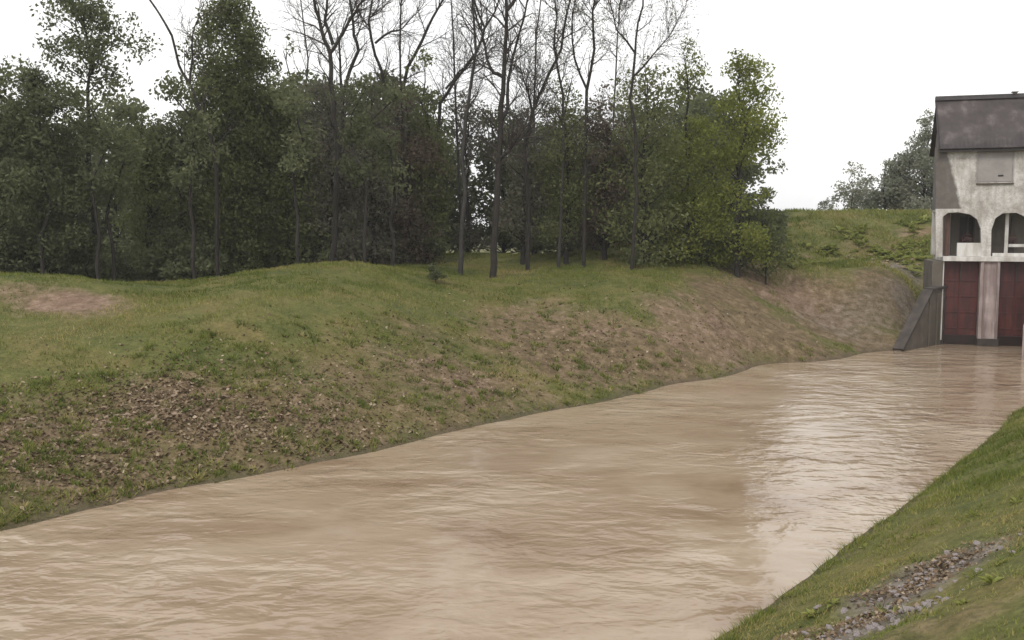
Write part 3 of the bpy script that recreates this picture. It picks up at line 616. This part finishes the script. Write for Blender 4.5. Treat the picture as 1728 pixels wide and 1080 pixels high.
# bare trees: main stems follow the photo, twigs are grown
def bare_tree(paths, Yd, label, r0=.10, twig_n=16, seed=0, up=1.0, group=None, bark='bark', twig_len=1.5, base=None, buds=0):
    g = np.random.default_rng(seed)
    bp = base if base is not None else paths[0][0]
    bx = (bp[0]-W0/2)*Yd/FPX; bz = float(height([bx], [Yd])[0])
    root = empty('bare_tree', (bx, Yd, bz)); tag(root, label, 'tree', group)
    O = np.array([bx, Yd, bz]); trunk, twigs, tips = [], [], []
    def grow(p, d, ln, r, depth):
        nseg = 3; q = p.copy(); dd = d.copy()
        for i in range(nseg):
            dd = dd+g.normal(size=3)*.16+np.array([0, 0, .07*up]); dd /= np.linalg.norm(dd)
            n2 = q+dd*ln/nseg; ra = r*(1-.6*i/nseg); rb = r*(1-.6*(i+1)/nseg)
            twigs.append((*q, *n2, max(ra, .006), max(rb, .005))); q = n2
            if depth > 0:
                for _ in range(2 if depth > 1 else 1):
                    sd = g.normal(size=3); sd -= dd*np.dot(sd, dd); sd /= np.linalg.norm(sd)+1e-9
                    nd = dd*.75+sd*.62; nd /= np.linalg.norm(nd)
                    grow(q, nd, ln*g.uniform(.42, .68), rb*.62, depth-1)
        tips.append(q)
    for pi, path in enumerate(paths):
        pts = []
        yoff = 0 if pi == 0 else g.uniform(-.4, .4)
        for i, (px, py) in enumerate(path):
            y = Yd+yoff*(i/len(path)); pts.append(at_y(px, py, y)-O)
        if pi == 0: pts[0][2] = -.2
        n = len(pts); r_a = r0*(1 if pi == 0 else .6)
        for i in range(n-1):
            ra, rb = r_a*(1-.62*i/(n-1)), r_a*(1-.62*(i+1)/(n-1))
            # bend each stretch a little
            m_ = (pts[i]+pts[i+1])/2+g.normal(size=3)*.03
            trunk.append((*pts[i], *m_, ra, (ra+rb)/2)); trunk.append((*m_, *pts[i+1], (ra+rb)/2, rb))
        # twigs from the upper part
        L = [np.linalg.norm(pts[i+1]-pts[i]) for i in range(n-1)]; tot = sum(L)
        for _ in range(twig_n):
            f = g.uniform(.35 if pi == 0 else .1, 1.0)*tot; i = 0
            while i < n-2 and f > L[i]: f -= L[i]; i += 1
            q = pts[i]+(pts[i+1]-pts[i])*min(f/L[i], 1); d = (pts[i+1]-pts[i])/L[i]
            sd = g.normal(size=3); sd -= d*np.dot(sd, d); sd /= np.linalg.norm(sd)
            nd = d*.7+sd*.65; nd /= np.linalg.norm(nd)
            grow(q, nd, twig_len*g.uniform(.6, 1.25), r_a*.30, 2)
        d = (pts[-1]-pts[-2]); d /= np.linalg.norm(d)
        for _ in range(3):
            nd = d+g.normal(size=3)*.3; nd /= np.linalg.norm(nd); grow(pts[-1], nd, twig_len, r_a*.3, 2)
    V, F = tubes(trunk, 8); obj('trunk', mesh_np('trunk', V, F, M[bark], True), root)
    V, F = tubes(twigs, 4); obj('branches', mesh_np('branches', V, F, M['twig'], True), root)
    if buds:
        tp = np.array(tips); V, F, tn = leaves(tp, np.full(len(tp), .22), np.full(len(tp), buds), .10, seed=seed, tone0=.6); obj('crown', mesh_np('crown', V, F, M['leaf_haze_grey'] if buds < 3 else M['leaf_mid'], False, tn), root)
    return root
BT = bare_tree
BT([[(560, 500), (566, 400), (571, 257), (563, 200), (558, 143), (557, 90), (547, 67), (538, 30), (530, 0), (520, -60)], [(557, 90), (570, 70), (585, 45), (600, 20), (613, 0), (640, -50)], [(562, 75), (548, 35), (552, 0), (548, -50)]],
   41.5, 'first bare tree from the left on the crest, forking low into three stems', .13, 13, 61)
BT([[(582, 455), (579, 300), (578, 165), (590, 120), (605, 85), (597, 60), (595, 30), (590, 0), (580, -60)], [(576, 150), (574, 100), (573, 67), (585, 30)]], 46.5, 'second bare tree, its crooked stem bending right just beside the forked one', .11, 13, 62)
BT([[(617, 482), (622, 380), (640, 260), (648, 143), (633, 93), (622, 37), (628, 0), (635, -50)], [(633, 73), (660, 53), (680, 47), (705, 20)]], 47, 'slender bare tree with a side limb reaching right', .10, 13, 63)
BT([[(662, 470), (670, 350), (680, 240), (675, 80), (677, 0), (676, -60)]], 44.5, 'thin straight bare sapling left of the leaning bare stem', .07, 14, 64)
BT([[(655, 440), (662, 250), (688, 113), (713, 67), (730, 30), (747, 0), (765, -45)]], 48, 'bare tree leaning to the right over the wood', .10, 16, 65)
BT([[(776, 463), (779, 400), (785, 330), (780, 270), (786, 200), (793, 153), (803, 87), (800, 40), (795, -40)]], 42, 'slim trunk standing in front of the bright gap in the wood', .11, 15, 66, bark='bark_grey')
BT([[(735, 430), (738, 260), (743, 173), (767, 137), (803, 90), (818, 47), (800, 0), (790, -40)], [(752, 150), (775, 120), (790, 110)], [(818, 47), (835, 20), (850, -30)]], 48, 'bare tree crossing behind the slim trunk and leaning right', .10, 13, 67)
BT([[(830, 466), (833, 420), (839, 330), (843, 250), (845, 180), (850, 130), (852, 90), (855, 20), (850, -40)], [(843, 210), (857, 187), (857, 140), (875, 60), (890, 0)], [(850, 130), (833, 123), (822, 100), (812, 50)], [(855, 17), (875, -10), (890, -50)], [(842, 270), (860, 255), (872, 235)]],
   41.5, 'tallest straight bare tree standing on the grass crest at the centre', .15, 13, 68)
BT([[(890, 448), (892, 350), (885, 250), (898, 190), (927, 123), (947, 83), (955, 30), (965, -30)], [(898, 190), (890, 150), (880, 120)]], 43.3, 'bare tree with a right leaning top next right from the tallest one', .10, 15, 69, buds=1)
BT([[(942, 446), (946, 380), (950, 280), (950, 160), (935, 80), (940, 30), (935, -20)]], 43.5, 'fine twigged bare tree with a grey trunk right of centre', .08, 20, 70, bark='bark_grey', buds=2)
BT([[(985, 441), (987, 330), (990, 153), (1003, 83), (1000, 20), (1010, -30)], [(990, 150), (970, 100), (965, 40), (975, -20)]], 43.6, 'twiggy bare tree with two upright stems, second from the right', .09, 17, 71, buds=2)
BT([[(1066, 442), (1075, 330), (1073, 230), (1063, 167), (1070, 110), (1073, 67), (1085, 10), (1088, -30)], [(1068, 130), (1100, 95), (1130, 60)], [(1072, 90), (1040, 50), (1030, 5)]], 42.2, 'rightmost bare tree, its trunk dark against the green crowns', .08, 11, 72, buds=1)
BT([[(368, 470), (366, 380), (365, 287), (357, 233), (343, 200), (328, 160), (320, 140), (302, 110), (290, 60), (270, 25), (253, 0), (235, -40)], [(320, 140), (325, 97), (325, 60), (335, 30)]], 39, 'thin bare tree leaning left before the conical green tree', .085, 6, 73, twig_len=1.0)
# far fine tree over the rounded one on the left (bare tops in the sky)
BT([[(780, 440), (770, 200), (765, 60), (760, -20)]], 49, 'faint bare tree top far back left of the tallest one', .07, 24, 74, bark='bark_grey')
BT([[(905, 440), (900, 200), (905, 60), (915, -20)]], 50, 'faint bare tree top far back right of the tallest one', .07, 24, 75, bark='bark_grey')
BT([[(1040, 440), (1035, 200), (1042, 60), (1045, 10)]], 50, 'faint bare tree top behind the rightmost bare tree', .06, 22, 76, bark='bark_grey', buds=1)
BT([[(500, 440), (515, 200), (520, 100), (510, 20), (505, -30)]], 50, 'faint pale bare tree top between the conical tree and the forked one', .06, 18, 77, bark='bark_grey')
# trunks inside the wood on the left
for i, (px, py) in enumerate([(72, 470), (168, 470), (330, 478), (190, 478), (617, 482), (661, 468), (505, 470)]):
    Yd = 35.5+i*.6 if i < 4 else (38.8, 40.2, 38.4)[i-4]; g = np.random.default_rng(90+i); x = (px-W0/2)*Yd/FPX; z = float(height([x], [Yd])[0])
    r = empty('slim_tree', (x, Yd, z)); tag(r, ['slim dark trunk at the wood edge nearest the left border', 'slim dark trunk under the tall airy tree', 'slim dark trunk above the hollow in the crest, below the leaning bare tree', 'slim grey trunk close behind the red earth mound', 'slim dark trunk standing on the crest right of the forked bare tree', 'thin straight trunk on the crest between the forked tree and the small round bush', 'slim dark trunk on the crest just left of the forked bare tree'][i], 'tree')
    pts = [np.array([g.normal()*.06*k, g.normal()*.06*k, k*1.0-.2]) for k in range(8)]
    V, F = tubes([(*pts[k], *pts[k+1], .08*(1-.1*k), .08*(1-.1*(k+1))) for k in range(7)], 7); obj('trunk', mesh_np('trunk', V, F, M['bark'], True), r)
    C = np.array([p+g.normal(size=3)*.35 for p in pts[4:] for _ in range(4)]); V, F, tn = leaves(C, np.full(len(C), .6), np.full(len(C), 90), .18, seed=i)
    obj('crown', mesh_np('crown', V, F, M['leaf_dark'], False, tn), r)

# ------------------------------------------------------------------ thin damp air
hm = bpy.data.materials.new('damp_air'); hm.use_nodes = True; hn = hm.node_tree
for n in list(hn.nodes):
    if n.type != 'OUTPUT_MATERIAL': hn.nodes.remove(n)
pv = hn.nodes.new('ShaderNodeVolumePrincipled'); pv.inputs['Color'].default_value = (.95, .96, .98, 1); pv.inputs['Density'].default_value = HAZE
hn.links.new(pv.outputs[0], [n for n in hn.nodes if n.type == 'OUTPUT_MATERIAL'][0].inputs['Volume'])
bm = bmesh.new(); box(bm, -1300, 1300, -1300, 1300, -3, 26); tag(obj('haze', bm_mesh('haze', bm, hm)), 'thin damp haze in the air over the canal', None, None, 'stuff')

# ------------------------------------------------------------------ grass, litter, stones
def scatter(n, x0, x1, y0, y1, seed):
    g = np.random.default_rng(seed); return g.uniform(x0, x1, n), g.uniform(y0, y1, n), g
def blades(x, y, g, hgt, wid, tone0):
    z = height(x, y); keep = z > .02+.05*g.uniform(0, 1, len(z)); x, y, z = x[keep], y[keep], z[keep]
    m = np.maximum.reduce([patch_mask(x, y, ('soil',)), patch_mask(x, y, ('red',)), patch_mask(x, y, ('grey',))])
    cl = fbm(x*1.1, y*1.1, 3, 55)
    keep = g.uniform(0, 1, len(x)) > np.clip(m*1.25-.05-cl*.5, 0, .97); x, y, z, m, cl = x[keep], y[keep], z[keep], m[keep], cl[keep]
    keep = g.uniform(0, 1, len(x)) < .55+cl*1.1; x, y, z, m, cl = x[keep], y[keep], z[keep], m[keep], cl[keep]
    n = len(x); h = hgt*g.uniform(.5, 1.4, n)*(1+cl*.8)*(1-.4*m); a = g.uniform(0, 2*np.pi, n); w = wid*g.uniform(.6, 1.3, n)
    P = np.c_[x, y, z-.01]; u = np.c_[np.cos(a), np.sin(a), np.zeros(n)]; lean = g.normal(size=(n, 2))*.45
    tip = P+np.c_[lean[:, 0]*h, lean[:, 1]*h, h]
    V = np.stack([P-u*w[:, None]*.5, P+u*w[:, None]*.5, tip], axis=1).reshape(-1, 3)
    pat = fbm(x*.35, y*.35, 3, 77)
    t = np.clip(tone0+.06+g.normal(size=n)*.15+pat*.8+m*.3, 0, 1)
    return V, np.arange(n*3).reshape(-1, 3), np.repeat(t, 3)
x, y, g = scatter(520000, -22, 22, 15, 52, 5)
inb = (y > 15+.35*(x+22)*0) & (np.abs(x/y) < .62)
V, F, t = blades(x[inb], y[inb], g, .085, .026, .40)
tag(obj('grass', mesh_np('grass', V, F, M['grass'], False, t)), 'short green and straw grass covering the far bank', 'grass', None, 'stuff')
x, y, g = scatter(520000, 2.5, 18, 6, 32, 6)
k = ((x-2.7)*uy-(y-12.1)*ux); inb = (k > 0) & (k < 7) & (np.abs(x/y) < .6)
V, F, t = blades(x[inb], y[inb], g, .042, .016, .44)
tag(obj('grass', mesh_np('grass', V, F, M['grass'], False, t)), 'short green grass covering the near right bank', 'grass', None, 'stuff')
x, y, g = scatter(90000, 6, 30, 44, 62, 8)
V, F, t = blades(x, y, g, .16, .05, .24)
tag(obj('grass', mesh_np('grass', V, F, M['grass'], False, t)), 'rougher green grass on the dyke beside the gatehouse', 'grass', None, 'stuff')

def tufts(n, per, region, hgt, wid, seed, tone0, label):
    g = np.random.default_rng(seed); x, y = region(g, n); z0 = height(x, y); k_ = z0 > .03; x, y = x[k_], y[k_]; n = len(x)
    sp = np.repeat(g.uniform(.05, .16, n), per); sz = np.repeat(g.uniform(.5, 1.3, n), per); tn = np.repeat(g.normal(size=n)*.2+tone0, per)
    a = g.uniform(0, 2*np.pi, n*per); rr = sp*np.sqrt(g.uniform(0, 1, n*per)); px_ = np.repeat(x, per)+rr*np.cos(a); py_ = np.repeat(y, per)+rr*np.sin(a)
    z = height(px_, py_)-.01; h = hgt*sz*g.uniform(.5, 1.2, n*per); P = np.c_[px_, py_, z]; b = g.uniform(0, 2*np.pi, n*per); u = np.c_[np.cos(b), np.sin(b), b*0]*wid*.5
    tip = P+np.c_[np.cos(a)*rr*1.2+g.normal(size=len(a))*h*.3, np.sin(a)*rr*1.2+g.normal(size=len(a))*h*.3, h]
    V = np.stack([P-u, P+u, tip], axis=1).reshape(-1, 3)
    tag(obj('grass_tufts', mesh_np('grass_tufts', V, np.arange(len(V)).reshape(-1, 3), M['grass'], False, np.repeat(np.clip(tn+g.normal(size=len(tn))*.1, 0, 1), 3))), label, 'grass', None, 'stuff')
LE = np.array([at(*p, 0.0)[:2] for p in LEFT_EDGE])
def left_band(g, n):
    f = g.uniform(1, len(LE)-4, n); i = f.astype(int); fr = (f-i)[:, None]; p = LE[i]*(1-fr)+LE[i+1]*fr; d = g.uniform(.2, 1, n)**1.3*6.5
    return p[:, 0]-d*uy, p[:, 1]+d*ux
def right_band(g, n):
    s_, t_ = g.uniform(-2, 16, n), g.uniform(.3, 6, n); return 2.7+ux*s_+uy*t_, 12.1+uy*s_-ux*t_
tufts(900, 24, left_band, .13, .03, 71, .34, 'darker grass tussocks along the lower far bank')
tufts(260, 26, right_band, .07, .016, 72, .42, 'small grass tussocks on the near right bank')
def fringe(g, n):
    f = g.uniform(1, len(LE)-2, n); i = f.astype(int); fr = (f-i)[:, None]; p = LE[i]*(1-fr)+LE[i+1]*fr; d = g.uniform(-.1, .7, n)
    return p[:, 0]-d*uy, p[:, 1]+d*ux
def right_fringe(g, n):
    s_, t_ = g.uniform(-2, 20, n), g.uniform(-.15, .45, n); return 2.7+ux*s_+uy*t_, 12.1+uy*s_-ux*t_
tufts(260, 18, fringe, .13, .03, 73, .5, 'ragged grass fringe at the water line of the far bank')
tufts(420, 26, right_fringe, .11, .015, 74, .40, 'ragged grass fringe at the water line of the near bank')
def rock_mesh(name, mat, seed, flat=.5):
    g = np.random.default_rng(seed); bm = bmesh.new(); bmesh.ops.create_icosphere(bm, subdivisions=1, radius=1.0)
    for v in bm.verts:
        v.co = v.co*float(g.uniform(.72, 1.2)); v.co.z *= flat
    return bm_mesh(name, bm, mat)
def stones(n, pxs, spread, size, meshes, label, group, seed, cat='stone', sink=.25):
    g = np.random.default_rng(seed)
    for i in range(n):
        px, py = pxs[i % len(pxs)]; c = spot(px, py)
        x = c[0]+g.normal()*spread[0]; y_ = c[1]+g.normal()*spread[1]; z = float(height([x], [y_])[0])
        if z < .04: continue
        s = size*g.uniform(.5, 1.5)
        o = obj('stone', meshes[i % len(meshes)]); o.location = (x, y_, z+s*.04); o.rotation_euler = (g.normal()*.25, g.normal()*.25, g.uniform(0, 6.28)); o.scale = (s*1.25, s*.85, s*.9)
        tag(o, label, cat, group)
RG = [rock_mesh('stone', M['stone'], 200+i, .55) for i in range(4)]; RW = [rock_mesh('stone', M['stone_warm'], 210+i, .45) for i in range(4)]
stones(130, [(1600, 950), (1575, 965), (1545, 985), (1600, 985), (1510, 1010), (1470, 1040), (1540, 1030), (1440, 1065), (1400, 1075), (1500, 1050)], (.30, .20), .042, RG, 'grey stone in the rubble strip on the near right bank', 'grey stones on the near right bank', 301)
stones(120, [(190, 700), (235, 695), (265, 680), (285, 690), (330, 700), (255, 715), (300, 720), (345, 660), (150, 725), (120, 740)], (.75, .38), .06, RW, 'pale clod of earth in the bare patch on the far bank', 'pale clods on the far bank', 302)
stones(40, [(1480, 440), (1510, 448), (1450, 436), (1530, 445), (1260, 432), (1330, 428)], (.7, .4), .14, RW, 'pale stone at the foot of the dyke face', 'pale stones below the dyke', 303)
# loose litter: straw, dry leaves, crumbs of earth
def litter(name, spots_, n, size, label, seed, lift=.012, tone0=.55):
    g = np.random.default_rng(seed); xs_, ys_ = [], []
    for px, py, sx, sy, w in spots_:
        c = spot(px, py); k_ = int(n*w); xs_.append(c[0]+g.normal(size=k_)*sx); ys_.append(c[1]+g.normal(size=k_)*sy)
    x, y = np.concatenate(xs_), np.concatenate(ys_); z = height(x, y); k_ = z > .05; x, y, z = x[k_], y[k_], z[k_]; n = len(x)
    P = np.c_[x, y, z+lift]; a = g.uniform(0, 6.28, n); d = np.c_[np.cos(a), np.sin(a), g.normal(size=n)*.35]; u = np.c_[-np.sin(a), np.cos(a), g.normal(size=n)*.35+.25]
    s = (size*g.uniform(.4, 1.5, n))[:, None]
    V = np.stack([P-d*s*.5, P-u*s*.25, P+d*s*.5, P+u*s*.3+np.array([0, 0, .4])*s*.6], axis=1).reshape(-1, 3)
    t = np.repeat(np.clip(g.normal(size=n)*.22+tone0, 0, 1), 4)
    tag(obj(name, mesh_np(name, V, np.arange(n*4).reshape(-1, 4), M['litter'], False, t)), label, 'litter', None, 'stuff')
litter('leaf_litter', [(260, 690, 1.9, .9, .24), (120, 770, 3.2, 1.0, .22), (420, 720, 2.6, .8, .16), (40, 770, 2.2, 1.0, .18), (960, 580, 2.6, 2, .1), (760, 640, 2, 1.8, .1), (520, 670, 2.4, 1.2, .14), (1200, 560, 3, 2, .05), (150, 830, 3, .5, .05)],
       14000, .085, 'pale dry leaves and crumbs scattered on the bare soil of the far bank', 401, tone0=.45)
litter('rubble', [(1590, 960, .3, .2, .35), (1530, 1000, .3, .2, .3), (1450, 1050, .32, .2, .3), (1340, 1070, .3, .2, .05)], 2000, .045, 'small grey rubble chips between the stones on the near right bank', 402, tone0=.5)

# broad leaved weeds on the near bank and dyke foot
def weed_mesh(seed, n=16, L=.16):
    g = np.random.default_rng(seed); V, F = [], []
    for i in range(n):
        a = g.uniform(0, 6.28); el = g.uniform(.25, 1.2); d = np.array([math.cos(a)*math.cos(el), math.sin(a)*math.cos(el), math.sin(el)]); u = np.array([-math.sin(a), math.cos(a), 0])
        l = L*g.uniform(.6, 1.3); b = len(V); dn = np.array([0, 0, -.3*l])
        V += [d*.02, d*l*.5+u*l*.16, d*l+dn, d*l*.5-u*l*.16]; F.append((b, b+1, b+2, b+3))
    return mesh_np('weed', np.array(V), F, M['leaf_fresh'], False, np.repeat(g.uniform(.4, 1, n), 4))
WM = [weed_mesh(500+i) for i in range(3)]
weeds = [(1675, 985, 'leafy weed right of the rubble strip on the near bank', 1.0), (1490, 958, 'single pale weed left of the rubble strip', .7), (1545, 907, 'small weed on the near bank above the rubble strip', .6), (1640, 872, 'flat weed high on the near bank', .8),
         (1715, 850, 'weed at the right edge of the photo on the near bank', .9), (1625, 1020, 'weed below the rubble strip at its right end', .6), (1370, 1045, 'dark weed near the water at the bottom', .9), (1405, 1020, 'weed at the lower left of the rubble strip', .8), (1460, 925, 'weed just above the water line of the near bank', .8)]
for i, (px, py, lb, s) in enumerate(weeds):
    c = spot(px, py); o = obj('weed', WM[i % 3]); o.location = (c[0], c[1], float(height([c[0]], [c[1]])[0])-.01); o.scale = (s, s, s*.8); o.rotation_euler = (0, 0, i*1.3); tag(o, lb, 'weed', 'weeds on the near bank')
g = np.random.default_rng(600)
for i in range(110):
    px, py = [(1540, 385), (1545, 420), (1510, 432), (1480, 425), (1440, 400), (1550, 450), (1400, 425), (1340, 440), (1250, 432), (1300, 398)][i % 10]
    c = spot(px+g.normal()*14, py+g.normal()*7); o = obj('weed', WM[i % 3]); s = g.uniform(2.0, 4.0); o.location = (c[0], c[1], float(height([c[0]], [c[1]])[0])-.02); o.scale = (s, s, s*.8); o.rotation_euler = (0, 0, g.uniform(0, 6))
    tag(o, 'leafy weed on the dyke slope left of the gatehouse', 'weed', 'weeds on the dyke slope')
